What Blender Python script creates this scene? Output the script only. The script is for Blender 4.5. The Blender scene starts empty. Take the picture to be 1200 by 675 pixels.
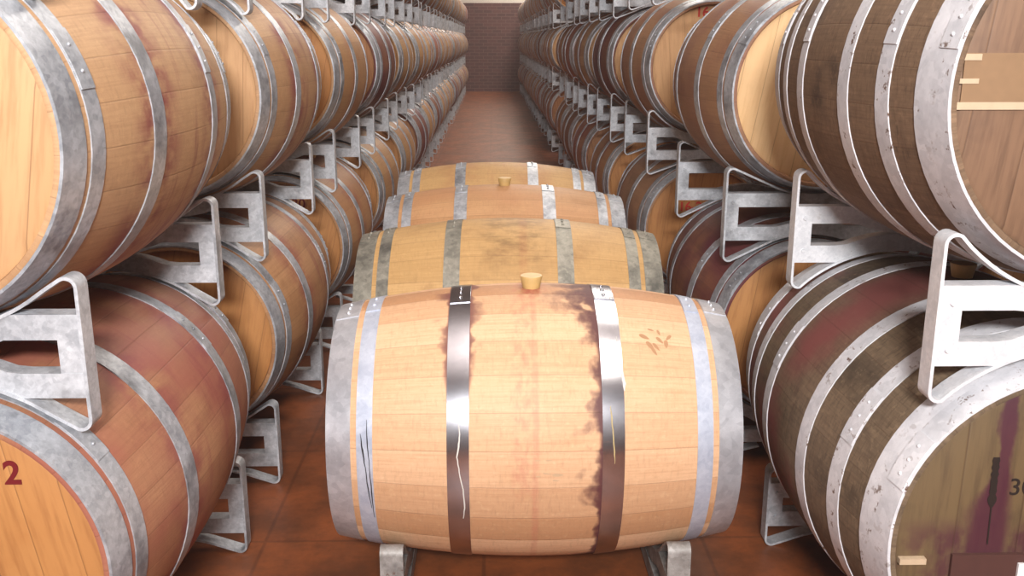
import bpy, bmesh, math, random
from mathutils import Vector, Matrix
PI = math.pi
INS = .016          # how far a head sits inside the chime
random.seed(7)
scn = bpy.context.scene
col = scn.collection

# ------------------------------------------------------------------ helpers
def srgb(r, g, b):
    f = lambda c: (c/255/12.92) if c/255 <= .04045 else ((c/255+.055)/1.055)**2.4
    return (f(r), f(g), f(b), 1)

class N:
    """tiny expression wrapper round shader math nodes"""
    def __init__(s, t, sock): s.t, s.s = t, sock
    @staticmethod
    def m(t, op, *a, clamp=False):
        n = t.nodes.new('ShaderNodeMath'); n.operation = op; n.use_clamp = clamp
        for i, v in enumerate(a):
            if isinstance(v, N): t.links.new(v.s, n.inputs[i])
            else: n.inputs[i].default_value = v
        return N(t, n.outputs[0])
    def __add__(s, o): return N.m(s.t, 'ADD', s, o)
    def __radd__(s, o): return N.m(s.t, 'ADD', s, o)
    def __sub__(s, o): return N.m(s.t, 'SUBTRACT', s, o)
    def __rsub__(s, o): return N.m(s.t, 'SUBTRACT', o, s)
    def __mul__(s, o): return N.m(s.t, 'MULTIPLY', s, o)
    def __rmul__(s, o): return N.m(s.t, 'MULTIPLY', s, o)
    def __truediv__(s, o): return N.m(s.t, 'DIVIDE', s, o)
    def abs(s): return N.m(s.t, 'ABSOLUTE', s)
    def floor(s): return N.m(s.t, 'FLOOR', s)
    def fract(s): return N.m(s.t, 'FRACT', s)
    def sat(s): return N.m(s.t, 'ADD', s, 0.0, clamp=True)
    def ss(s, lo, hi):
        n = s.t.nodes.new('ShaderNodeMapRange'); n.interpolation_type = 'SMOOTHSTEP'
        s.t.links.new(s.s, n.inputs[0])
        if lo <= hi:
            n.inputs[1].default_value = lo; n.inputs[2].default_value = hi
        else:
            n.inputs[1].default_value = hi; n.inputs[2].default_value = lo
            n.inputs[3].default_value = 1; n.inputs[4].default_value = 0
        return N(s.t, n.outputs[0])

def new_mat(name):
    m = bpy.data.materials.new(name); m.use_nodes = True
    t = m.node_tree
    return m, t, t.nodes['Principled BSDF']
def comb(t, x, y, z):
    n = t.nodes.new('ShaderNodeCombineXYZ')
    for i, v in enumerate((x, y, z)):
        if isinstance(v, N): t.links.new(v.s, n.inputs[i])
        else: n.inputs[i].default_value = v
    return n.outputs[0]
def noise(t, vec, scale=1, detail=3, rough=.5, dim='3D', w=None):
    n = t.nodes.new('ShaderNodeTexNoise'); n.inputs['Scale'].default_value = scale
    n.inputs['Detail'].default_value = detail; n.inputs['Roughness'].default_value = rough
    t.links.new(vec, n.inputs['Vector']); return N(t, n.outputs['Fac'])
def white(t, v):
    n = t.nodes.new('ShaderNodeTexWhiteNoise'); n.noise_dimensions = '1D'
    t.links.new(v.s, n.inputs['W']); return N(t, n.outputs['Value'])
def mix(t, f, a, b, mode='MIX'):
    n = t.nodes.new('ShaderNodeMix'); n.data_type = 'RGBA'; n.blend_type = mode
    if isinstance(f, N): t.links.new(f.s, n.inputs[0])
    else: n.inputs[0].default_value = f
    for i, v in ((6, a), (7, b)):
        if isinstance(v, tuple): n.inputs[i].default_value = v
        else: t.links.new(v, n.inputs[i])
    return n.outputs[2]
def coords(t):
    tc = t.nodes.new('ShaderNodeTexCoord'); s = t.nodes.new('ShaderNodeSeparateXYZ')
    t.links.new(tc.outputs['Object'], s.inputs[0])
    return N(t, s.outputs[0]), N(t, s.outputs[1]), N(t, s.outputs[2]), tc.outputs['Object']
def bump(t, b, h, strength=.2, dist=.002):
    n = t.nodes.new('ShaderNodeBump'); n.inputs['Strength'].default_value = strength
    n.inputs['Distance'].default_value = dist
    t.links.new(h.s, n.inputs['Height']); t.links.new(n.outputs[0], b.inputs['Normal'])

def stave_mat(name, c1, c2, grain, stain=None, amount=.3, dirt=(60,45,35), dirt_amount=.2, special=None, seed=0., nst=27, rough=.55, wash=None, wash_amount=0., scratch=.18):
    m, t, b = new_mat(name)
    x, y, z, P = coords(t)
    oi = t.nodes.new('ShaderNodeObjectInfo'); rnd = N(t, oi.outputs['Random']) * 37.0 + seed
    if special: rnd = x*0 + seed
    phi = N.m(t, 'ARCTAN2', y*-1, z)                 # 0 at the bung, +90 deg on the -y side
    u = phi * (nst/(2*PI)) + rnd + 0.37
    wob = noise(t, comb(t, x*0, u.floor()*7.31, rnd), 1, 0)
    st = white(t, u.floor())
    st2 = white(t, u.floor()+91.7)
    colr = mix(t, st, srgb(*c1), srgb(*c2))
    g = noise(t, comb(t, x*4+rnd, u*11.0, u.floor()*3.1), 1.6, 5, .62)
    g2 = noise(t, comb(t, x*38+rnd, u*15.0, st*9), 1.0, 3, .6)
    colr = mix(t, (g.ss(.35, .85))*.5, colr, srgb(*grain))
    colr = mix(t, (g2.ss(.5, .85))*.3, colr, srgb(*grain))
    colr = mix(t, st2*.22, colr, (.62, .58, .55, 1), 'MULTIPLY')
    blot = noise(t, comb(t, x*6+rnd*2, phi*2.4, rnd), 1.0, 4, .6)
    colr = mix(t, blot.ss(.5, .78)*dirt_amount, colr, srgb(*dirt))
    sc1 = noise(t, comb(t, x*170+rnd, phi*9, st*3), 1.0, 4, .7)
    sc2 = noise(t, comb(t, x*60, phi*20, rnd+2), 1.0, 5, .75)
    colr = mix(t, sc1.ss(.48, .72)*scratch, colr, srgb(*[int(v*.62) for v in c1]))
    colr = mix(t, sc2.ss(.52, .70)*scratch*.7, colr, srgb(*[min(255, int(v*1.22)) for v in c2]))
    if wash:
        wn = noise(t, comb(t, x*3.0-rnd, phi*1.3, rnd+4), 1.0, 3, .55)
        colr = mix(t, wn.ss(.38, .62)*wash_amount*(x.ss(-.16, -.02) if name.startswith('old_dark') else 1.), colr, srgb(*wash))
    if stain:
        nz = noise(t, comb(t, x*7, phi*3.2+rnd, rnd), 1.5, 4, .6)
        near = (1 - ((x.abs()-.172).abs()-.028).ss(0.0, .10)) * nz.ss(.36, .62)
        streak = noise(t, comb(t, x*16+rnd, phi*.9, rnd), 1.3, 3, .6).ss(.50, .72) * (1 - x.abs().ss(.03, .15))
        near = N.m(t, 'MAXIMUM', near, streak*.8)
        colr = mix(t, near*amount, colr, srgb(*stain))
    if special == 'front':
        nz = noise(t, comb(t, x*9, phi*3.2, 3.3), 1.5, 3, .55)
        nf = noise(t, comb(t, x*34, phi*7.0, 1.3), 1.5, 3, .6)
        up = (1 - phi.ss(.25, .62))
        # the right bilge hoop's inner edge: wide near the bung, narrower further down
        w = .012 + nz.ss(.38, .70)*.055 + up*nz.ss(.3, .5)*.085
        inside = (.152 - x) / w + (nf-.5)*.7
        s1 = (1 - inside.ss(.15, 1.15)) * x.ss(.175, .165)
        w2 = .003 + nz.ss(.40, .66)*.04*(1-phi.ss(.55, 1.05)) + nf*.004
        s2 = (1-phi.ss(.85, 1.2)) * (1 - (((x+.174).abs()-.024) / w2).ss(.1, 1.1)) * (x*-1).ss(0, .02)
        s3 = (1 - ((x-.2).abs() / (.002+nz.ss(.5, .75)*.02)).ss(0, 1))*0
        fade = (1 - (x + .030).abs().ss(.012, .032)) * nf.ss(.35, .7) * (1-phi.ss(1.6, 1.9)) * .30
        fade2 = (1 - (x - .000).abs().ss(.003, .011)) * nf.ss(.2, .6) * .26
        fade3 = (1 - (x - .002).abs().ss(.008, .045)) * nf.ss(.35, .6) * (1-phi.ss(.1, .25)) * .6
        colr = mix(t, (fade+fade2)*1.0, colr, srgb(176, 84, 78))
        colr = mix(t, fade3.sat(), colr, srgb(150, 60, 60))
        colr = mix(t, (s2*.8).sat(), colr, srgb(92, 38, 52))
        colr = mix(t, (s1*.93).sat(), colr, srgb(72, 28, 42))
    if special == 'smoky':
        nz = noise(t, comb(t, x*9, phi*6, 3.3), 1.5, 4, .65)
        s1 = (1-(x-.02).abs().ss(.05, .14)) * (1-phi.ss(.45,1.1)) * nz.ss(.38, .7)
        colr = mix(t, s1*.55, colr, srgb(95, 72, 48))
        s2 = (1-(x-.045).abs().ss(.004, .02)) * (1-phi.ss(.9,1.3)) * nz.ss(.3, .5)
        colr = mix(t, s2*.22, colr, srgb(150, 80, 55))
    fr = u.fract()
    seam = N.m(t, 'MINIMUM', fr, 1-fr)
    colr = mix(t, (1-seam.ss(.004, .022))*.24, colr, srgb(70, 45, 30))
    t.links.new(colr, b.inputs['Base Color'])
    b.inputs['Roughness'].default_value = rough
    b.inputs['Specular IOR Level'].default_value = .35
    bump(t, b, seam.ss(0, .03)*1.2 + g*.5 + g2*.3, .22, .0014)
    return m

def head_mat(name, c1, c2, grain, ang=0, stain=None, amount=0, seed=0., nst=8, dark=(50,35,28), dark_amount=.1, trickle=None):
    m, t, b = new_mat(name)
    x, y, z, P = coords(t)
    oi = t.nodes.new('ShaderNodeObjectInfo'); rnd = N(t, oi.outputs['Random']) * 31.0 + seed
    ca, sa = math.cos(ang), math.sin(ang)
    a = y*ca + z*sa; l = z*ca - y*sa
    u = a*(nst/.58) + 20.3
    st = white(t, u.floor()+rnd.floor())
    colr = mix(t, st, srgb(*c1), srgb(*c2))
    g = noise(t, comb(t, l*5+rnd, a*55, u.floor()*3), 1.4, 4, .6)
    colr = mix(t, g.ss(.42, .75)*.6, colr, srgb(*grain))
    bl = noise(t, comb(t, y*6+rnd, z*6, rnd), 1.2, 4, .6)
    colr = mix(t, bl.ss(.5, .8)*dark_amount, colr, srgb(*dark))
    if stain:
        nz = noise(t, comb(t, y*9, z*3+rnd, rnd), 1.2, 4, .6)
        colr = mix(t, nz.ss(.5, .68)*amount, colr, srgb(*stain))
    if trickle:
        ty, tz0, tz1 = trickle
        nz = noise(t, comb(t, y*14, z*9, 2.2), 1.3, 4, .6)
        down = z.ss(tz0, tz1)
        w = .016 + down*.030 + (nz-.5)*.05
        off = y - (ty - .006 + down*.010)
        m1 = (1 - (off.abs()/w).ss(.5, 1.2))*.8
        low = z.ss(tz1+.03, tz1-.02)*(1-(y-ty).abs().ss(.05, .26))*nz.ss(.35, .6)*.7
        colr = mix(t, N.m(t, 'MAXIMUM', m1, low), colr, srgb(66, 16, 44))
    fr = u.fract(); seam = N.m(t, 'MINIMUM', fr, 1-fr)
    colr = mix(t, (1-seam.ss(.004, .02))*.4, colr, srgb(60, 40, 28))
    t.links.new(colr, b.inputs['Base Color']); b.inputs['Roughness'].default_value = .6
    b.inputs['Specular IOR Level'].default_value = .3
    bump(t, b, seam.ss(0, .03) + g*.4, .3, .0015)
    return m

def steel_mat(name, c1, c2, metallic=.55, rough=.42, rust=0., scale=45, rust_col=(95, 62, 45), dk=0.):
    m, t, b = new_mat(name)
    x, y, z, P = coords(t)
    oi = t.nodes.new('ShaderNodeObjectInfo'); rnd = N(t, oi.outputs['Random']) * 23.0
    v = comb(t, x+rnd, y, z)
    vo = t.nodes.new('ShaderNodeTexVoronoi'); vo.inputs['Scale'].default_value = scale*2.2
    t.links.new(v, vo.inputs['Vector'])
    sp = t.nodes.new('ShaderNodeSeparateColor'); t.links.new(vo.outputs['Color'], sp.inputs[0])
    n1 = noise(t, v, scale*.35, 6, .75)
    f = (N(t, sp.outputs[0])*.35 + n1.ss(.3, .7)*.65).sat()
    colr = mix(t, f, srgb(*c1), srgb(*c2))
    if dk:
        colr = mix(t, noise(t, v, 9, 4, .6).ss(.5, .7)*dk, colr, srgb(58, 56, 58))
    if rust:
        r = noise(t, v, 42, 4, .7).ss(.66-.08*rust, .70-.04*rust)
        r2 = noise(t, v, 7, 3, .6).ss(.42, .62)
        colr = mix(t, r*(.25+.75*r2)*min(1, rust), colr, srgb(*rust_col))
    t.links.new(colr, b.inputs['Base Color'])
    b.inputs['Metallic'].default_value = metallic
    rr = n1*(.25 if metallic < .8 else .05) + (rough-.12*(metallic < .8))
    t.links.new(rr.s, b.inputs['Roughness'])
    return m

def plain(name, c, rough=.6, metallic=0.):
    m, t, b = new_mat(name)
    x, y, z, P = coords(t)
    n = noise(t, P, 60, 3)
    t.links.new(mix(t, n*.5, srgb(*c), srgb(*[int(v*.75) for v in c])), b.inputs['Base Color'])
    b.inputs['Roughness'].default_value = rough; b.inputs['Metallic'].default_value = metallic
    return m

# ------------------------------------------------------------------ mesh builders
def finish(bm, name, mats, smooth=True, angle=35):
    bmesh.ops.recalc_face_normals(bm, faces=bm.faces)
    me = bpy.data.meshes.new(name); bm.to_mesh(me); bm.free()
    for m in (mats if isinstance(mats, (list, tuple)) else [mats]): me.materials.append(m)
    if smooth:
        for p in me.polygons: p.use_smooth = True
        me.set_sharp_from_angle(angle=math.radians(angle))
    return me
def link(name, me, parent=None):
    o = bpy.data.objects.new(name, me); col.objects.link(o)
    if parent: o.parent = parent
    return o
def lathe(bm, prof, seg=56, closed=False):
    """prof: (x, r) revolved about the local x axis"""
    rings = []
    for (x, r) in prof:
        if r < 1e-6: rings.append([bm.verts.new((x, 0, 0))]); continue
        rings.append([bm.verts.new((x, r*math.cos(a), r*math.sin(a))) for a in [2*PI*k/seg for k in range(seg)]])
    n = len(rings)
    for i in range(n if closed else n-1):
        A, B = rings[i], rings[(i+1) % n]
        for k in range(seg):
            k2 = (k+1) % seg
            if len(A) == 1 and len(B) == 1: continue
            if len(A) == 1: bm.faces.new((A[0], B[k2], B[k]))
            elif len(B) == 1: bm.faces.new((A[k], A[k2], B[0]))
            else: bm.faces.new((A[k], A[k2], B[k2], B[k]))
def rad(x, L, R, r): return R - (R-r)*(x/(L/2))**2

def body_mesh(name, L, R, r, mat):
    bm = bmesh.new(); prof = []
    h = L/2
    prof += [(-h+.020, r-.018), (-h+.001, r-.013), (-h, r-.008), (-h+.002, r-.002)]
    for i in range(1, 24):
        x = -h + L*i/24; prof.append((x, rad(x, L, R, r)))
    prof += [(h-.002, r-.002), (h, r-.008), (h-.001, r-.013), (h-.020, r-.018)]
    lathe(bm, prof, 72)
    return finish(bm, name, mat)
def head_mesh(name, L, r, side, mat):
    bm = bmesh.new(); x = side*(L/2-INS)
    lathe(bm, [(x-side*.02, r-.0175), (x, r-.0165), (x+side*.004, r-.024), (x+side*.004, .15), (x+side*.004, 0)], 56)
    return finish(bm, name, mat)
def hoop_mesh(name, x0, x1, L, R, r, mat, th=.0022, rivets=1, phi=.06):
    bm = bmesh.new(); xs = [x0 + (x1-x0)*k/4 for k in range(5)]
    q = lambda x, e: rad(max(-L/2, min(L/2, x)), L, R, r) + e
    prof = [(xs[0], q(xs[0], -.003))] + [(x, q(x, th)) for x in xs] + [(xs[-1], q(xs[-1], -.003))]
    lathe(bm, prof, 72, closed=False)
    # overlap plate where the two ends of the hoop are riveted
    a0, a1 = phi-.16, phi+.16
    def pt(x, a, e): rr = q(x, e); return (x, -rr*math.sin(a), rr*math.cos(a))
    n = 8; top = [[bm.verts.new(pt(x, a0+(a1-a0)*k/n, th+.0022)) for k in range(n+1)] for x in (x0+.001, x1-.001)]
    bot = [[bm.verts.new(pt(x, a0+(a1-a0)*k/n, 0)) for k in range(n+1)] for x in (x0+.001, x1-.001)]
    for k in range(n):
        bm.faces.new((top[0][k], top[0][k+1], top[1][k+1], top[1][k]))
        bm.faces.new((bot[0][k], bot[0][k+1], top[0][k+1], top[0][k]))
        bm.faces.new((bot[1][k], bot[1][k+1], top[1][k+1], top[1][k]))
    bm.faces.new((bot[0][0], top[0][0], top[1][0], bot[1][0])); bm.faces.new((bot[0][n], top[0][n], top[1][n], bot[1][n]))
    if rivets:
        for da in (-.09, .0, .09) if (x1-x0) > .045 else (-.07, .07):
            c = Vector(pt((x0+x1)/2, phi+da, th+.002))
            bmesh.ops.create_uvsphere(bm, u_segments=10, v_segments=6, radius=(.0050 if rivets == 2 else .0036), matrix=Matrix.Translation(c))
    return finish(bm, name, mat)
def bung_mesh(name, R, mat):
    bm = bmesh.new()
    lathe(bm, [(R-.01, 0), (R-.01, .021), (R+.002, .022), (R+.027, .0275), (R+.030, .0265), (R+.030, .0), ], 28)
    bm.transform(Matrix.Rotation(-PI/2, 4, 'Y'))       # x -> z
    return finish(bm, name, mat)

# ------------------------------------------------------------------ materials
M = {}
M['galv'] = steel_mat('galvanised_steel', (158, 163, 170), (212, 216, 222), .25, .5, 0.12, 60, dk=.45)
M['galv_bright'] = steel_mat('bright_galvanised_steel', (196, 200, 206), (232, 234, 238), .2, .5, .35, 60, (110, 96, 84))
M['rack_worn'] = steel_mat('worn_rusty_galvanised', (112, 108, 104), (168, 166, 164), .3, .55, .8, 40, (92, 58, 40), dk=.7)
M['hoop_galv'] = steel_mat('galvanised_hoop', (134, 139, 147), (194, 199, 206), .4, .42, 0.2, 50, dk=.5)
M['hoop_dull'] = steel_mat('weathered_hoop', (105, 105, 98), (165, 162, 150), .45, .5, .3, 40, (90, 72, 48), dk=.5)
M['hoop_blue'] = steel_mat('dull_zinc_hoop', (170, 180, 200), (205, 212, 226), .4, .45, 0.1, 45)
M['hoop_shiny'] = steel_mat('polished_steel_hoop', (176, 178, 186), (200, 202, 210), 1., .20, 0., 14)
M['hoop_satin'] = steel_mat('satin_steel_hoop', (176, 180, 188), (222, 225, 232), .62, .36, 0., 26)
M['hoop_white'] = steel_mat('white_painted_hoop', (176, 178, 184), (214, 215, 220), 0., .55, 1., 30, (92, 66, 50))
M['bung'] = plain('silicone_bung', (206, 172, 112), .45)
M['drip'] = plain('dried_white_drip', (225, 222, 215), .5)
M['red_paint'] = plain('red_stencil_paint', (190, 40, 28), .6)
M['dark_red_paint'] = plain('dark_red_stencil_paint', (110, 14, 22), .6)
M['black_mark'] = plain('black_marker', (34, 24, 20), .6)
M['tape'] = plain('brown_paper_tape', (142, 112, 82), .6)
M['pale_tape'] = plain('pale_tape_edge', (196, 174, 146), .5)
M['brand'] = plain('scorched_brand', (176, 134, 98), .7)
M['ink'] = plain('faded_ink', (96, 56, 48), .7)
M['paper'] = plain('white_paper', (235, 235, 238), .6)
M['wine'] = plain('dried_wine', (104, 22, 62), .5)

ST = {
 'fresh':  stave_mat('fresh_pale_oak', (184, 138, 100), (226, 188, 152), (176, 130, 94), special='front', seed=4.0, dirt=(180,130,84), dirt_amount=.25, nst=25),
 'smoky':  stave_mat('smoky_golden_oak', (182, 146, 96), (198, 162, 112), (158, 118, 70), special='smoky', seed=9.0, dirt=(120,80,44), dirt_amount=.45, nst=25),
 'golden': stave_mat('golden_oak', (186, 148, 98), (200, 164, 114), (162, 122, 74), stain=(150, 78, 60), amount=.25, dirt=(150,100,52), dirt_amount=.35, nst=25),
 'ruddy':  stave_mat('ruddy_golden_oak', (182, 140, 98), (194, 152, 110), (156, 114, 76), wash=(180, 122, 88), wash_amount=.3, dirt=(140,92,52), dirt_amount=.35, nst=25),
 'tan':    stave_mat('tan_oak', (172, 134, 98), (196, 160, 122), (150, 112, 80), stain=(118, 40, 56), amount=.85, dirt=(120, 78, 50), dirt_amount=.35),
 'honey':  stave_mat('honey_oak', (166, 126, 88), (192, 152, 108), (144, 104, 70), stain=(140, 60, 60), amount=.35, dirt=(120, 78, 48), dirt_amount=.35),
 'pink':   stave_mat('wine_flushed_oak', (152, 106, 78), (182, 136, 102), (128, 84, 62), stain=(120, 40, 58), amount=.55, wash=(146, 82, 72), wash_amount=.7, dirt=(110, 62, 48), dirt_amount=.4),
 'orange': stave_mat('orange_brown_oak', (156, 112, 76), (182, 138, 98), (132, 92, 60), stain=(120, 40, 50), amount=.6, dirt=(100, 60, 38), dirt_amount=.4),
 'mauve':  stave_mat('wine_soaked_oak', (128, 84, 62), (146, 98, 72), (92, 58, 46), wash=(96, 42, 52), wash_amount=.8, stain=(80, 26, 46), amount=.6, dirt=(60, 40, 36), dirt_amount=.5),
 'brown':  stave_mat('brown_weathered_oak', (156, 118, 88), (172, 132, 100), (116, 84, 62), wash=(118, 70, 66), wash_amount=.45, dirt=(70, 50, 40), dirt_amount=.5),
 'grey':   stave_mat('old_grey_brown_oak', (112, 90, 70), (128, 104, 82), (76, 60, 48), dirt=(48, 38, 34), dirt_amount=.8, nst=30, rough=.78, scratch=.55),
 'purple': stave_mat('old_dark_wine_stained_oak', (100, 84, 66), (118, 100, 80), (66, 54, 44), wash=(122, 66, 64), wash_amount=.9, dirt=(38, 32, 28), dirt_amount=.8, nst=24, rough=.75, scratch=.6),
}
HD = {
 'light':  head_mat('pale_oak_head', (214, 176, 128), (222, 188, 142), (198, 156, 108)),
 'tan':    head_mat('tan_oak_head', (180, 140, 98), (194, 154, 112), (158, 116, 78)),
 'orange': head_mat('orange_oak_head', (168, 116, 66), (182, 130, 78), (140, 90, 50), dark_amount=.3, dark=(150, 90, 45)),
 'brown':  head_mat('brown_oak_head', (160, 112, 74), (176, 126, 86), (120, 78, 50), dark_amount=.4),
 'old':    head_mat('old_brown_head', (118, 90, 70), (132, 104, 80), (86, 64, 50), ang=.2, nst=6, dark_amount=.5, dark=(80, 60, 50)),
 'stained':head_mat('dark_stained_head', (98, 80, 56), (112, 92, 62), (74, 58, 42), dark_amount=.7, dark=(52, 42, 34), nst=5, trickle=(.135, .16, .02)),
}
HOOPS6 = [(-.4755, -.418), (-.404, -.367), (-.199, -.149), (.149, .199), (.367, .404), (.418, .4755)]
HOOPS8 = [(-.4755, -.43), (-.43, -.388), (-.309, -.264), (-.154, -.108), (.108, .154), (.264, .309), (.388, .43), (.43, .4755)]

_cache = {}
def cached(key, fn):
    if key not in _cache: _cache[key] = fn()
    return _cache[key]

def barrel(style, head, hoop, loc, axis='y', roll=0., yaw=0., kind=6, size=(.95, .345, .292), label='', group=None, bung=True, hoop_list=None):
    L, R, r = size
    root = bpy.data.objects.new('wine_barrel', None); col.objects.link(root); root.empty_display_size = .1
    root.location = loc
    root.rotation_mode = 'XYZ'
    # the local x axis is the barrel's axis; roll turns it about that axis, yaw about the vertical
    root.rotation_euler = (roll, 0, (PI/2 if axis == 'y' else 0) + yaw)
    root['label'] = label; root['category'] = 'barrel'
    if group: root['group'] = group
    k = (L, R, r)
    link('staves', cached(('b', style, k), lambda: body_mesh('staves', L, R, r, ST[style])), root)
    for s in (-1, 1):
        link('head', cached(('h', head, k, s), lambda: head_mesh('head', L, r, s, HD[head])), root)
    sc_ = L/.95
    for i, (a, b_) in enumerate(hoop_list or (HOOPS6 if kind == 6 else HOOPS8)):
        hm = hoop[i] if isinstance(hoop, (list, tuple)) else hoop
        link('hoop', cached(('o', i, kind, hm, k, axis), lambda: hoop_mesh('hoop', a*sc_, b_*sc_, L, R, r, M[hm], rivets=(2 if axis == 'x' else 1), phi=((.06 if i % 2 else .10) if axis == 'x' else (1.0 if i % 2 else -1.1)))), root)
    if bung:
        link('bung', cached(('g', k), lambda: bung_mesh('bung', R, M['bung'])), root)
    return root

# ------------------------------------------------------------------ racks
def rack_meshes(W, bx, axis_z, ringr, ringb=None, bxb=None, below=None, low=False, top=.272, zt1=.207, zb0=.060, mat='galv', sw=.038):
    """one cradle frame as three meshes: rails+uprights, end strap, inner saddles. x runs along the rails, z up"""
    tb = .044
    ringb = ringb or ringr; bxb = bxb or bx
    def dip(x, up):
        best = 0
        for c in (bx if up else bxb):
            d = abs(x-c)
            if up and d < ringr:
                best = max(best, zt1 - (axis_z - math.sqrt(ringr**2-d*d)))
            if not up and below is not None and d < ringb:
                best = max(best, below + math.sqrt(ringb**2-d*d) - zb0)
        return best
    def build_rails():
        bm = bmesh.new()
        n = 48; xs = [.004 + (W-.008)*i/n for i in range(n+1)]
        for up in (True, False):
            prev = None
            for x in xs:
                e = dip(x, up)
                if up: z1 = zt1 - e; z0 = z1 - tb
                else: z0 = zb0 + e; z1 = z0 + tb
                ring = [bm.verts.new((x, yy, zz)) for yy, zz in ((-sw/2, z0), (sw/2, z0), (sw/2, z1), (-sw/2, z1))]
                if prev:
                    for k in range(4): bm.faces.new((prev[k], prev[(k+1) % 4], ring[(k+1) % 4], ring[k]))
                else: bm.faces.new(ring)
                prev = ring
            bm.faces.new(prev)
        for xa in (.004, W/2-.02, W-.044):
            r_ = bmesh.ops.create_cube(bm, size=1)
            zc0, zc1 = zb0+.002, zt1-.002
            bmesh.ops.transform(bm, verts=r_['verts'], matrix=Matrix.Translation((xa+.02, 0, (zc0+zc1)/2)) @ Matrix.Diagonal((.040, sw-.001, zc1-zc0, 1)))
        # plug bolts at the corners
        for xa in (.026,):
            for zc in (zb0+.03, zt1-.03):
                c = bmesh.ops.create_cone(bm, segments=10, radius1=.006, radius2=.005, depth=.006, cap_ends=True)
                bmesh.ops.transform(bm, verts=c['verts'], matrix=Matrix.Translation((xa, -sw/2-.002, zc)) @ Matrix.Rotation(PI/2, 4, 'X'))
        return finish(bm, 'rail_frame', M[mat], angle=30)
    def strip(path, th=.006, w=.045):
        bm = bmesh.new(); prev = None
        for i, p in enumerate(path):
            a = path[max(0, i-1)]; b = path[min(len(path)-1, i+1)]
            d = Vector((b[0]-a[0], b[1]-a[1])).normalized(); nrm = Vector((-d.y, d.x))*th/2
            ring = [bm.verts.new((p[0]+sx*nrm.x, yy, p[1]+sx*nrm.y)) for sx, yy in ((1, -w/2), (1, w/2), (-1, w/2), (-1, -w/2))]
            if prev:
                for k in range(4): bm.faces.new((prev[k], prev[(k+1) % 4], ring[(k+1) % 4], ring[k]))
            else: bm.faces.new(ring)
            prev = ring
        bm.faces.new(prev)
        return bm
    def arc(cx, cz, r, a0, a1, n=6): return [(cx+r*math.cos(a0+(a1-a0)*k/n), cz+r*math.sin(a0+(a1-a0)*k/n)) for k in range(n+1)]
    c0 = bx[0]; cb0 = bxb[0]
    def on_top(x): return axis_z - math.sqrt(max(0, (ringr+.004)**2-(x-c0)**2))
    def on_bot(x): return (below if below is not None else -9) + math.sqrt(max(0, (ringb+.004)**2-(x-cb0)**2))
    def end_path():
        p = []
        top_arc = arc(.020, top-.020, .020-.003, math.radians(60), PI, 7)
        bot_arc = arc(.020, .020, .020-.003, PI, math.radians(285), 6)
        xk = c0-.150; ax_, az_ = top_arc[0]; bx_, bz_ = bot_arc[-1]
        xs_ = [c0-.06, c0-.09, c0-.12, c0-.15] + [xk+(ax_-xk)*k/6 for k in range(1, 6)]
        for x in xs_:
            ln = az_ + (on_top(xk)-az_)*(x-ax_)/(xk-ax_) if x < xk else 9
            p.append((x, min(ln, on_top(x))))
        p += top_arc + bot_arc
        if below is not None:
            xs_ = [bx_+(xk-bx_)*k/6 for k in range(1, 6)] + [c0-.15, c0-.12, c0-.09, c0-.06]
            for x in xs_:
                ln = bz_ + (on_bot(xk)-bz_)*(x-bx_)/(xk-bx_) if x < xk else -9
                p.append((x, max(ln, on_bot(x))))
        else:
            p += [(.10, .030), (.16, .045 if not low else .022)]
        return p
    def build_strap(): return finish(strip(end_path(), w=sw+.004), 'end_strap', M[mat], angle=40)
    def build_mid():
        a, b = bx[0], bx[1]; m_ = (a+b)/2
        p = [(a+.07+.02*k, axis_z - math.sqrt((ringr+.004)**2-(.07+.02*k)**2)) for k in range(5)]
        p += [(m_-.03, top-.03), (m_, top-.02), (m_+.03, top-.03)]
        p += [(b-.15+.02*k, axis_z - math.sqrt((ringr+.004)**2-(.15-.02*k)**2)) for k in range(5)]
        return finish(strip(p, w=sw), 'saddle', M[mat], angle=40)
    return build_rails(), build_strap(), build_mid()

def rack(loc, rotz, meshes, yr, label, group, W, low=False, flip=False, mat='galv', zs=None):
    root = bpy.data.objects.new('barrel_rack', None); col.objects.link(root); root.empty_display_size = .1
    root.location = loc; root.rotation_euler = (0, 0, rotz)
    root['label'] = label; root['category'] = 'barrel rack'
    if group: root['group'] = group
    rails, strap, mid = meshes
    for s in (-1, 1):
        for nm, me in (('rail_frame', rails), ('end_strap', strap), ('saddle', mid)):
            o = link(nm, me, root); o.location = (0, s*yr, 0)
            if nm == 'end_strap' and zs: o.scale = (1, 1, zs)
        e = link('end_strap', strap, root); e.location = (W, s*yr, 0); e.rotation_euler = (0, 0, PI)
    z0 = .012 if low else .09
    def cb():
        bm = bmesh.new(); r_ = bmesh.ops.create_cube(bm, size=1)
        bmesh.ops.transform(bm, verts=r_['verts'], matrix=Matrix.Diagonal((.04, 2*yr-.046, .04, 1)))
        bmesh.ops.bevel(bm, geom=bm.edges[:], offset=.004, segments=1, affect='EDGES')
        return finish(bm, 'crossbar', M[mat], angle=30)
    cm = cached(('cb', yr, mat), cb)
    for x in (W/2, W-.03):
        for z in ((z0+.035, z0+.1) if low else (z0, z0+.085)):
            o = link('crossbar', cm, root); o.location = (x, 0, z)
    return root

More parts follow.
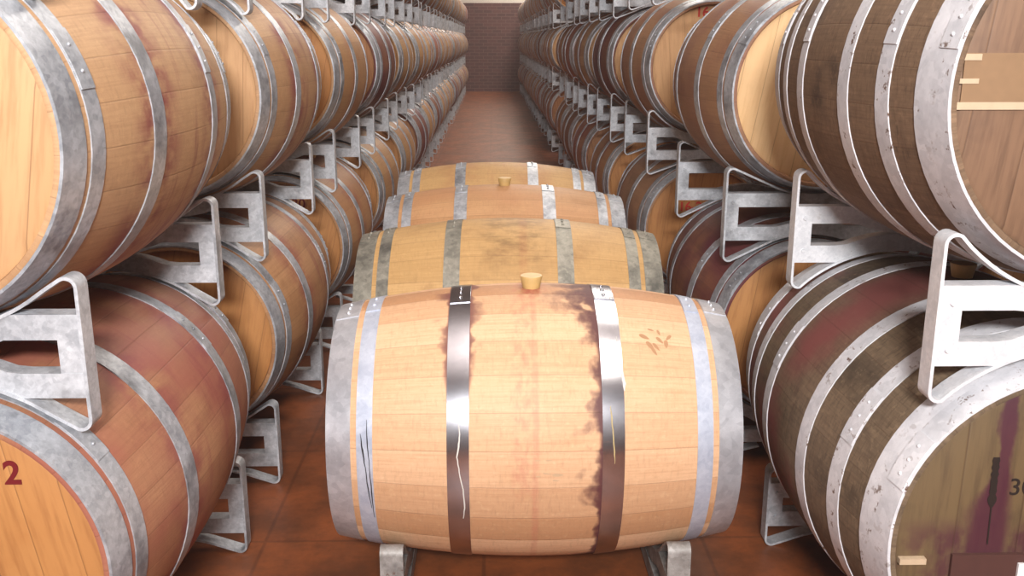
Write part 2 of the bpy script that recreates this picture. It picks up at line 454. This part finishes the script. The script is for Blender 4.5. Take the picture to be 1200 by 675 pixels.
# ------------------------------------------------------------------ the setting
def box_struct(name, lo, hi, mat):
    bm = bmesh.new(); r_ = bmesh.ops.create_cube(bm, size=1)
    c = [(a+b)/2 for a, b in zip(lo, hi)]; d = [b-a for a, b in zip(lo, hi)]
    bmesh.ops.transform(bm, verts=r_['verts'], matrix=Matrix.Translation(c) @ Matrix.Diagonal((*d, 1)))
    o = link(name, finish(bm, name, mat, smooth=False)); o['kind'] = 'structure'
    return o
def floor_mat():
    m, t, b = new_mat('rusty_brown_concrete')
    x, y, z, P = coords(t)
    n1 = noise(t, P, 3.2, 6, .65); n2 = noise(t, P, 17, 5, .7); n3 = noise(t, P, .9, 3, .5)
    c = mix(t, n1.ss(.35, .68), srgb(56, 28, 17), srgb(142, 74, 36))
    c = mix(t, n2.ss(.45, .75)*.5, c, srgb(38, 22, 16))
    c = mix(t, .22, c, srgb(178, 108, 66))
    c = mix(t, n3.ss(.4, .7)*.35, c, srgb(120, 66, 40))
    fx = ((x+.03)/.62).fract(); fy = (y/.62).fract()
    j = N.m(t, 'MINIMUM', N.m(t, 'MINIMUM', fx, 1-fx), N.m(t, 'MINIMUM', fy, 1-fy))
    c = mix(t, (1-j.ss(.004, .012))*.35, c, srgb(50, 30, 24))
    t.links.new(c, b.inputs['Base Color'])
    t.links.new((n2*.3+.28).s, b.inputs['Roughness'])
    bump(t, b, n2 + n1, .2, .003)
    return m
def brick_mat():
    m, t, b = new_mat('dusky_brick')
    tc = t.nodes.new('ShaderNodeTexCoord'); mp = t.nodes.new('ShaderNodeMapping')
    mp.inputs['Rotation'].default_value = (PI/2, 0, 0)
    t.links.new(tc.outputs['Object'], mp.inputs[0])
    br = t.nodes.new('ShaderNodeTexBrick'); t.links.new(mp.outputs[0], br.inputs['Vector'])
    br.inputs['Color1'].default_value = srgb(104, 66, 62); br.inputs['Color2'].default_value = srgb(88, 58, 56)
    br.inputs['Mortar'].default_value = srgb(120, 92, 86)
    br.inputs['Scale'].default_value = 1; br.inputs['Brick Width'].default_value = .24; br.inputs['Row Height'].default_value = .085
    br.inputs['Mortar Size'].default_value = .008
    t.links.new(br.outputs[0], b.inputs['Base Color']); b.inputs['Roughness'].default_value = .9
    return m
wall_m = plain('dusty_plaster', (150, 130, 120), .9)
brick = brick_mat()
YW = 26.6
box_struct('floor', (-7, -3, -.15), (7, YW+.2, 0), floor_mat())
box_struct('wall_back', (-7, YW, 0), (7, YW+.2, 2.30), brick)
box_struct('wall_back_upper', (-7, YW, 2.30), (7, YW+.2, 5), plain('cream_plaster', (250, 240, 228), .8))
box_struct('wall_left', (-7.2, -3, 0), (-7, YW, 5), wall_m)
box_struct('wall_right', (7, -3, 0), (7.2, YW, 5), wall_m)
box_struct('wall_front', (-7, -3.2, 0), (7, -3, 5), wall_m)
box_struct('ceiling', (-7, -3, 5), (7, YW, 5.2), plain('pale_ceiling', (225, 215, 208), .9))

# ------------------------------------------------------------------ rows of stacked barrels
W = 1.244; WR = 1.28; YR = .40
AX = .50; PITCH = .73; PITCH_R = .75
LX = (.262, .982); RX = (.28, 1.0)
SZ = (.97, .346, .292); SZS = (.95, .340, .288); SZT = (.98, .362, .312); SZB = (1.0, .372, .320)
row_mesh = rack_meshes(W, LX, AX, .320, below=AX-PITCH)
floor_mesh = rack_meshes(W, LX, AX, .320)
low3_mesh = rack_meshes(W, LX, AX, .320, .322, below=AX-PITCH+.015)
floor_mesh_n = rack_meshes(W, LX, AX, .330)
tall_mesh = rack_meshes(W, LX, AX, .320, below=AX-PITCH, top=.272)
RT = dict(zt1=.222, zb0=.070, top=.303)
row_mesh_r = rack_meshes(WR, RX, AX+.005, .320, below=AX+.005-PITCH_R, **RT)
tall_mesh_r = rack_meshes(WR, RX, AX+.005, .320, below=AX+.005-PITCH_R, zt1=.222, zb0=.070, top=.303)
floor_mesh_r = rack_meshes(WR, RX, AX, .320)
floor_mesh_b = rack_meshes(WR, (.272, 1.), AX, .350, top=.235, zt1=.19)
floor_mesh_s = rack_meshes(WR, RX, 0.46, .314)
bright_mesh = rack_meshes(WR, (.288, 1.008), .532, .346, .360, bxb=(.272, 1.008), below=AX-.762, mat='galv_bright', zt1=.212, zb0=.068, top=.303)
row_mesh_s = rack_meshes(WR, RX, 0.54, .320, .314, below=.46-.685, **RT)

ORD = ['nearest', 'second', 'third', 'fourth', 'fifth', 'sixth', 'seventh', 'eighth', 'ninth', 'tenth', 'eleventh', 'twelfth',
       'thirteenth', 'fourteenth', 'fifteenth', 'sixteenth', 'seventeenth', 'eighteenth', 'nineteenth', 'twentieth']
TIER = ['bottom', 'middle', 'top']
LY = [1.97, 3.27, 4.62, 6.05, 7.60, 8.95, 10.3, 11.6, 12.9, 14.2, 15.5, 16.8, 18.1, 19.4, 20.7, 22.0, 23.3, 24.6]
RY = [2.05, 3.43, 5.02, 6.50, 7.85, 9.20, 10.55, 12.6, 13.9, 15.2, 16.5, 17.8, 19.1, 20.4, 21.7, 23.0, 24.3, 25.6]
DESC = {'fresh': 'pale oak', 'tan': 'tan oak', 'honey': 'honey-coloured oak', 'pink': 'wine-flushed pinkish oak', 'orange': 'orange-brown oak',
        'mauve': 'dark wine-soaked oak', 'brown': 'weathered brown oak', 'grey': 'old grey-brown oak', 'purple': 'old dark wine-stained oak', 'golden': 'golden oak'}
near = {  # (side, tier, bay) -> style, head, hoop, kind
 ('L', 1, 0): ('tan', 'tan', 'hoop_galv', 6), ('L', 0, 0): ('pink', 'orange', 'hoop_galv', 6),
 ('L', 1, 1): ('tan', 'tan', 'hoop_galv', 6), ('L', 0, 1): ('orange', 'orange', 'hoop_galv', 6),
 ('L', 1, 2): ('honey', 'orange', 'hoop_galv', 6), ('L', 0, 2): ('orange', 'orange', 'hoop_galv', 6),
 ('L', 1, 3): ('mauve', 'brown', 'hoop_galv', 6), ('L', 0, 3): ('honey', 'orange', 'hoop_galv', 6),
 ('R', 1, 0): ('grey', 'old', 'hoop_white', 8), ('R', 0, 0): ('purple', 'stained', 'hoop_white', 8),
 ('R', 1, 1): ('brown', 'light', 'hoop_galv', 6), ('R', 0, 1): ('mauve', 'orange', 'hoop_galv', 6),
 ('R', 1, 2): ('brown', 'tan', 'hoop_galv', 6), ('R', 0, 2): ('brown', 'orange', 'hoop_galv', 6),
 ('R', 1, 3): ('mauve', 'tan', 'hoop_galv', 6), ('R', 0, 3): ('orange', 'orange', 'hoop_galv', 6),
}
styles = [('tan', 'tan'), ('honey', 'orange'), ('orange', 'orange'), ('brown', 'brown'), ('tan', 'tan'), ('pink', 'brown'), ('mauve', 'brown'), ('honey', 'tan')]
BAR = {}
for side, ys, sx in (('L', LY, -1), ('R', RY, 1)):
    sn = 'left' if side == 'L' else 'right'
    for i, Y in enumerate(ys):
        jit = random.uniform(-.02, .02) if i > 3 else 0
        for tier in range(3):
            right = side == 'R'
            base = tier*(PITCH_R if right else PITCH); ax = AX + (.005 if right and tier else 0)
            size = SZ
            mset = (floor_mesh_r if right else floor_mesh) if tier == 0 else (row_mesh_r if right else row_mesh)
            if tier and (i in (4, 5) or (tier == 2 and i == 6)): mset = tall_mesh_r if right else tall_mesh
            xs = (-.685 if side == 'L' else .735) + jit
            bx = (RX if right else LX)[0]; xo = 0; yo = 0; yaw = random.uniform(-.012, .012) if i > 1 else 0
            if right and i == 0:
                xs += .022
                if tier == 0: mset, size, xo, yaw = floor_mesh_b, SZB, -.008, 0
                if tier == 1: mset, size, base, ax, xo = bright_mesh, SZT, .762, .532, .008; yo = -.06
            if right and i == 1:
                if tier == 0: mset, size, ax = floor_mesh_s, SZS, .46
                if tier == 1: mset, base, ax = row_mesh_s, .685, .54
            if not right and i == 0 and tier == 0: yo = .07; mset = floor_mesh_n
            if tier == 2 and i < 3 and right: base += .03
            if tier == 2 and i < 3 and not right: base -= .015; mset = low3_mesh
            if tier == 2 and i == 0 and right: continue
            rk_l = '%s steel rack under the %s barrel of the %s tier, %s row' % ('bright galvanised' if mset is bright_mesh else 'galvanised', ORD[i], TIER[tier], sn)
            if tier == 2 and i < 3: rk_l = 'galvanised steel rack lying on the %s barrel of the middle tier, %s row' % (ORD[i], sn)
            rack((xs, Y+yo, base), 0 if sx > 0 else PI, mset, YR, rk_l, 'steel racks of the %s row' % sn, WR if right else W, mat='galv_bright' if mset is bright_mesh else 'galv')
            if tier == 2 and i < 3: continue
            st = near.get((side, tier, i))
            if not st:
                q = random.choice(styles); st = (q[0], q[1], 'hoop_galv', 6)
            big = (st[3] == 8)
            zc = base + ax
            xc = xs + sx*bx + xo
            roll = random.uniform(-.25, .25)*sx if (side, tier, i) != ('L', 0, 0) else -.17
            lab = '%s barrel in the %s tier of the %s row, %s from camera' % (DESC[st[0]], TIER[tier], sn, ORD[i])
            if big and tier == 1: lab = 'old grey-brown barrel with white hoops and taped head, middle tier of right row'
            if big and tier == 0: lab = 'dark wine-stained barrel with white hoops at the lower right corner'
            if tier < 2 and i < 5:      # the barrel behind it on the same rack
                barrel(st[0] if st[3] == 6 else 'brown', 'tan', 'hoop_galv', (xc + sx*.72, Y, zc), 'y', random.uniform(-.3, .3), 0, 6, size if size is SZS else SZ,
                    '%s barrel hidden behind the %s one of the %s tier, %s row' % (DESC[st[0] if st[3] == 6 else 'brown'], ORD[i], TIER[tier], sn), 'barrels in the second file behind the %s row' % sn)
            BAR[(side, tier, i)] = barrel(st[0], st[1], st[2], (xc, Y, zc), 'y', roll, yaw, st[3], size, lab,
                'barrels stacked in the %s row' % sn)

# ------------------------------------------------------------------ barrels down the middle of the aisle
CW = 1.46
low_mesh = rack_meshes(CW, (.31, 1.095), .438, .332, low=True, zt1=.150, zb0=.010, top=.238, sw=.050, mat='rack_worn')
low_mesh_far = rack_meshes(CW, (.31, 1.16), .438, .332, low=True, zt1=.150, zb0=.010, top=.238, sw=.050, mat='rack_worn')
rack((.095, 2.01, 0), PI/2, low_mesh, .335, 'low steel rack on the floor under the two nearest barrels of the aisle', None, CW, low=True, mat='rack_worn')
rack((.035, 3.60, 0), PI/2, low_mesh_far, .335, 'low steel rack on the floor under the two farthest barrels of the aisle', None, CW, low=True, mat='rack_worn')
FS = (.95, .345, .290)
front = barrel('fresh', 'light', ['hoop_satin', 'hoop_blue', 'hoop_shiny', 'hoop_shiny', 'hoop_blue', 'hoop_satin'],
               (.0935, 2.32, .438), 'x', 0, -.003, 6, FS, 'pale new oak barrel with purple wine stains lying across the aisle, closest to the camera', 'barrels lying across the aisle')
b2 = barrel('smoky', 'tan', 'hoop_dull', (.049, 3.09, .466), 'x', 0, -.012, 6, FS, 'golden barrel with smoky smudges lying across the aisle just behind the nearest one', 'barrels lying across the aisle', bung=False)
b3 = barrel('ruddy', 'tan', 'hoop_galv', (.047, 3.91, .458), 'x', 0.0, -.008, 6, FS, 'reddish golden barrel with a bung, third of those lying across the aisle', 'barrels lying across the aisle')
b4 = barrel('golden', 'tan', 'hoop_galv', (.018, 4.80, .445), 'x', 0, -.006, 6, FS, 'yellow golden barrel lying across the aisle, farthest of the four', 'barrels lying across the aisle', bung=False)
b4.location.y = 4.76

# ------------------------------------------------------------------ marks on the barrels
def surf(L, R, r, x, phi, e=.0):
    rr = rad(x, L, R, r) + e
    return Vector((x, -rr*math.sin(phi), rr*math.cos(phi)))
def drip(name, parent, pts, w, size, e, mat):
    """thin raised trickle along (x, phi) points on a barrel's side"""
    L, R, r = size; bm = bmesh.new(); prev = None
    dense = []
    for (a, b_) in zip(pts[:-1], pts[1:]):
        for k in range(4):
            f = k/4; dense.append((a[0]+(b_[0]-a[0])*f + random.uniform(-.0006, .0006), a[1]+(b_[1]-a[1])*f, a[2]+(b_[2]-a[2])*f))
    dense.append(pts[-1])
    for (x, ph, ww) in dense:
        ring = [bm.verts.new(surf(L, R, r, x+dx*w*ww, ph, e+h)) for dx, h in ((-1, -.001), (-.5, .0012), (.5, .0012), (1, -.001))]
        if prev:
            for k in range(3): bm.faces.new((prev[k], prev[k+1], ring[k+1], ring[k]))
        prev = ring
    return link(name, finish(bm, name, mat), parent)
drip('dried_drip', front, [(-.172, 1.22, .4), (-.170, 1.30, .8), (-.172, 1.38, 1.1), (-.176, 1.45, .8), (-.171, 1.55, .7), (-.163, 1.68, .8), (-.160, 1.80, .9), (-.164, 1.92, .5)], .0022, FS, .0024, M['drip'])
drip('dried_drip', front, [(.167, 1.12, .4), (.169, 1.2, .9), (.172, 1.3, .8), (.175, 1.42, .9), (.176, 1.50, .3)], .0022, FS, .0024, plain('yellowish_drip', (190, 170, 120), .5))
drip('dried_drip', front, [(.190, .62, .3), (.194, .78, .5), (.198, .93, 1.6), (.200, .97, 1.8), (.200, 1.02, .4)], .0024, FS, .0024, M['drip'])
for pts in ([(-.394, 1.30, .3), (-.390, 1.42, 1.3), (-.384, 1.55, .6), (-.380, 1.72, .9), (-.375, 1.9, .3)],
            [(-.380, 1.2, .3), (-.378, 1.36, .9), (-.375, 1.5, .5), (-.372, 1.75, .9), (-.371, 2.0, .4)]):
    drip('dark_drip', front, pts, .0020, FS, .0022, plain('dark_drip_paint', (30, 30, 34), .35))
def blotches(name, parent, x0, ph0, shapes, size, mat, e=.0006):
    """small leaf-shaped marks lying on the staves: (dx, dphi, length, width, angle)"""
    L, R, r = size; bm = bmesh.new()
    for (dx, dp, ln, wd, an) in shapes:
        vs = []
        for k in range(12):
            a = 2*PI*k/12; lx = ln/2*math.cos(a); ly = wd/2*math.sin(a)*(1-.35*math.cos(a))
            X = lx*math.cos(an)-ly*math.sin(an); Y = lx*math.sin(an)+ly*math.cos(an)
            vs.append(bm.verts.new(surf(L, R, r, x0+dx+X, ph0+dp+Y/R, e)))
        bm.faces.new(vs)
    return link(name, finish(bm, name, mat), parent)
blotches('branded_leaf_mark', front, .288, .62, [(-.032, -.02, .026, .011, .5), (-.020, .055, .030, .011, 1.0), (-.006, .06, .026, .008, 1.0), (.004, .0, .024, .009, .9),
    (.018, .03, .024, .010, 1.6), (.026, -.03, .022, .008, 2.2), (.004, -.07, .018, .006, 1.3), (-.014, -.09, .016, .005, .3), (-.012, .10, .024, .008, 1.1)], FS, M['brand'])
blotches('faint_print_mark', front, .025, 1.52, [(-.02, -.05, .018, .003, 0), (.004, -.05, .016, .003, 0), (.0, .04, .02, .004, .2), (.024, .05, .026, .008, 0), (-.02, .06, .012, .003, 0), (.02, .09, .016, .004, .1)],
    FS, plain('faded_grey_print', (198, 166, 132), .7))
blotches('branded_leaf_mark', BAR[('L', 0, 0)], -.245, -1.02, [(-.02, .0, .02, .010, .4), (.0, .03, .022, .012, .9), (.012, -.02, .02, .010, 1.6), (-.005, -.05, .018, .009, 0), (.02, .03, .014, .007, .5), (-.02, -.06, .014, .006, 2)], SZ, M['ink'])

def text_on(parent, s, size, x, y, z, mat, name='stencilled_number', bold=.0):
    """lettering lying on the near head; y to the parent's -y is the viewer's right"""
    cu = bpy.data.curves.new(name, 'FONT'); cu.body = s; cu.size = size; cu.extrude = .0006; cu.offset = bold
    cu.align_x = 'LEFT'; tmp = bpy.data.objects.new('tmp', cu); col.objects.link(tmp)
    dg = bpy.context.evaluated_depsgraph_get(); dg.update()
    me = bpy.data.meshes.new_from_object(tmp.evaluated_get(dg)); bpy.data.objects.remove(tmp)
    me.materials.clear(); me.materials.append(mat); me.name = name
    # text x -> local -y, text y -> local z, facing local -x
    rot = Matrix(((0, 0, -1, 0), (-1, 0, 0, 0), (0, 1, 0, 0), (0, 0, 0, 1)))
    me.transform(rot)
    o = link(name, me, parent)
    inv = Matrix.Rotation(-parent.rotation_euler[0], 4, 'X')
    o.matrix_local = inv @ Matrix.Translation((x, y, z))
    return o
# camera model used only to read where on a barrel head a mark stands
F = 1130.; TH = math.atan(292/F); PSI = math.atan((577-600)/F*math.cos(TH))
CAM = Vector((0, 0, 1.38))
Rm = Matrix.Rotation(PSI, 3, 'Z') @ Matrix.Rotation(PI/2-TH, 3, 'X')
def on_plane(px, py, Y):
    d = Rm @ Vector(((px-600)/F, -(py-337.5)/F, -1)); k = Y/d.y
    return CAM + d*k
HL = {('L', 0, 0): .97, ('L', 0, 2): .97, ('R', 1, 2): .97, ('R', 0, 2): .97, ('R', 0, 0): 1.0, ('R', 1, 0): .98}
def mark(key, s, px, py, size, mat, bold=0., name='stencilled_number'):
    b = BAR[key]; L = HL[key]
    xl = -(L/2-INS) - .005
    p = on_plane(px, py, b.location.y + xl)
    text_on(b, s, size, xl, -(p.x - b.location.x), p.z - b.location.z, mat, name, bold)
mark(('L', 0, 0), '12', -15, 567, .058, M['dark_red_paint'], .0015)
mark(('R', 1, 2), '16-2', 815, 19.5, .062, M['red_paint'], .0012)
mark(('R', 0, 2), '16-2', 794, 247, .062, M['red_paint'], .0012)
mark(('L', 0, 2), '30', 342, 244, .06, M['dark_red_paint'], .0012)
mark(('R', 0, 0), '30', 1181, 580, .046, M['black_mark'], 0, 'handwritten_number')

def slab(name, parent, L, y0, y1, z0, z1, mat, th=.003):
    """a thin sheet on the near head, viewer's left is +y"""
    bm = bmesh.new(); r_ = bmesh.ops.create_cube(bm, size=1); xl = -(L/2-INS)-.004
    bmesh.ops.transform(bm, verts=r_['verts'], matrix=Matrix.Translation((xl-th/2, (y0+y1)/2, (z0+z1)/2)) @ Matrix.Diagonal((th, abs(y1-y0), abs(z1-z0), 1)))
    o = link(name, finish(bm, name, mat, smooth=False), parent)
    o.matrix_local = Matrix.Rotation(-parent.rotation_euler[0], 4, 'X')
    return o
b = BAR[('R', 1, 0)]
def loc(b, px, py, L=SZT[0]):
    p = on_plane(px, py, b.location.y - (L/2-INS)-.005); return -(p.x-b.location.x), p.z-b.location.z
ya, za = loc(b, 1124, 62); yb, zb = loc(b, 1150, 127)
slab('taped_strip', b, SZT[0], ya-.01, -ya*.9, zb+.01, za, M['tape'], .003)
slab('pale_tape_edge', b, SZT[0], ya, -ya*.8, zb-.002, zb+.010, M['pale_tape'], .004)
y1_, z1_ = loc(b, 1150, 66)
slab('pale_tape_edge', b, SZT[0], ya, y1_, z1_-.006, z1_+.004, M['pale_tape'], .0045)
y1_, z1_ = loc(b, 1146, 95)
slab('pale_tape_edge', b, SZT[0], ya, y1_, z1_-.004, z1_+.004, M['pale_tape'], .0045)
mark(('R', 1, 0), 'I I', 1179, 104, .042, M['ink'], 0, 'handwritten_mark')
b = BAR[('R', 0, 0)]
yd, zd = loc(b, 1150, 640); yt, zt = loc(b, 1152, 545)

def crack_mesh():
    bm = bmesh.new(); xl = -(SZB[0]/2-INS)-.0062
    n = 26; prev = None
    for k in range(n+1):
        f = k/n; z = zt+.02 + (zd-zt-.01)*f
        w = (.0045+random.uniform(0, .004)) if f < .55 else .0013
        c = yd - .004*f
        ring = [bm.verts.new((xl, c+w, z)), bm.verts.new((xl, c-w, z))]
        if prev: bm.faces.new((prev[0], prev[1], ring[1], ring[0]))
        prev = ring
    return finish(bm, 'black_crust', M['black_mark'])
o = link('black_crust', crack_mesh(), b); o.matrix_local = Matrix.Rotation(-b.rotation_euler[0], 4, 'X')
# the batten across its head
slab('head_batten', b, SZB[0], .20, -.20, zd-.065, zd-.008, plain('wine_soaked_batten', (78, 46, 40), .7), .008)
ya, za = loc(b, 1052, 652, 1.0); yb, zb = loc(b, 1082, 658, 1.0)
slab('pale_tape_scrap', b, SZB[0], ya, yb, zb, za, M['pale_tape'], .012)
ya, za = loc(b, 1190, 657, 1.0)
slab('paper_label', b, SZB[0], ya, ya-.06, za-.05, za, M['paper'], .013)

# ------------------------------------------------------------------ light
def area(name, loc, rot, sx, sy, power, colr):
    l = bpy.data.lights.new(name, 'AREA'); l.shape = 'RECTANGLE'; l.size = sx; l.size_y = sy; l.energy = power; l.color = colr
    o = bpy.data.objects.new(name, l); col.objects.link(o); o.location = loc; o.rotation_euler = rot
    return o
area('hall_floodlight', (.0, -1.6, 2.4), (math.radians(78), 0, 0), .7, .3, 212, (1, .965, .945))
for k, Y in enumerate((.5, 5, 10, 15, 20, 25)):
    area('hall_lamp', (1.3, Y, 4.7), (0, 0, 0), .8, 2.6, (45, 60, 130, 135, 135, 140)[k], (1, .90, .80))
area('added_ceiling_fill', (0, 1.5, 3.9), (PI, 0, 0), .3, 3, 110, (1, .93, .90))  # added upward fill without a fixture, brightens the ceiling that the hoops reflect
w = bpy.data.worlds.new('hall_air'); scn.world = w; w.use_nodes = True
w.node_tree.nodes['Background'].inputs[0].default_value = (.5, .42, .40, 1)
w.node_tree.nodes['Background'].inputs[1].default_value = .3
vol = w.node_tree.nodes.new('ShaderNodeVolumeScatter'); vol.inputs['Density'].default_value = .0055; vol.inputs['Anisotropy'].default_value = .2
vol.inputs['Color'].default_value = (1, .86, .84, 1)
w.node_tree.links.new(vol.outputs[0], [n for n in w.node_tree.nodes if n.type == 'OUTPUT_WORLD'][0].inputs['Volume'])

# ------------------------------------------------------------------ camera
cd = bpy.data.cameras.new('camera'); cam = bpy.data.objects.new('camera', cd); col.objects.link(cam)
cd.sensor_width = 36; cd.lens = F*36/1200; cd.clip_start = .05; cd.clip_end = 100
cam.location = CAM; cam.rotation_euler = (PI/2-TH, 0, PSI)
scn.camera = cam
vs = scn.view_settings
vs.view_transform = 'Standard'; vs.look = 'None'; vs.gamma = 1; vs.use_curve_mapping = False; vs.exposure = .3
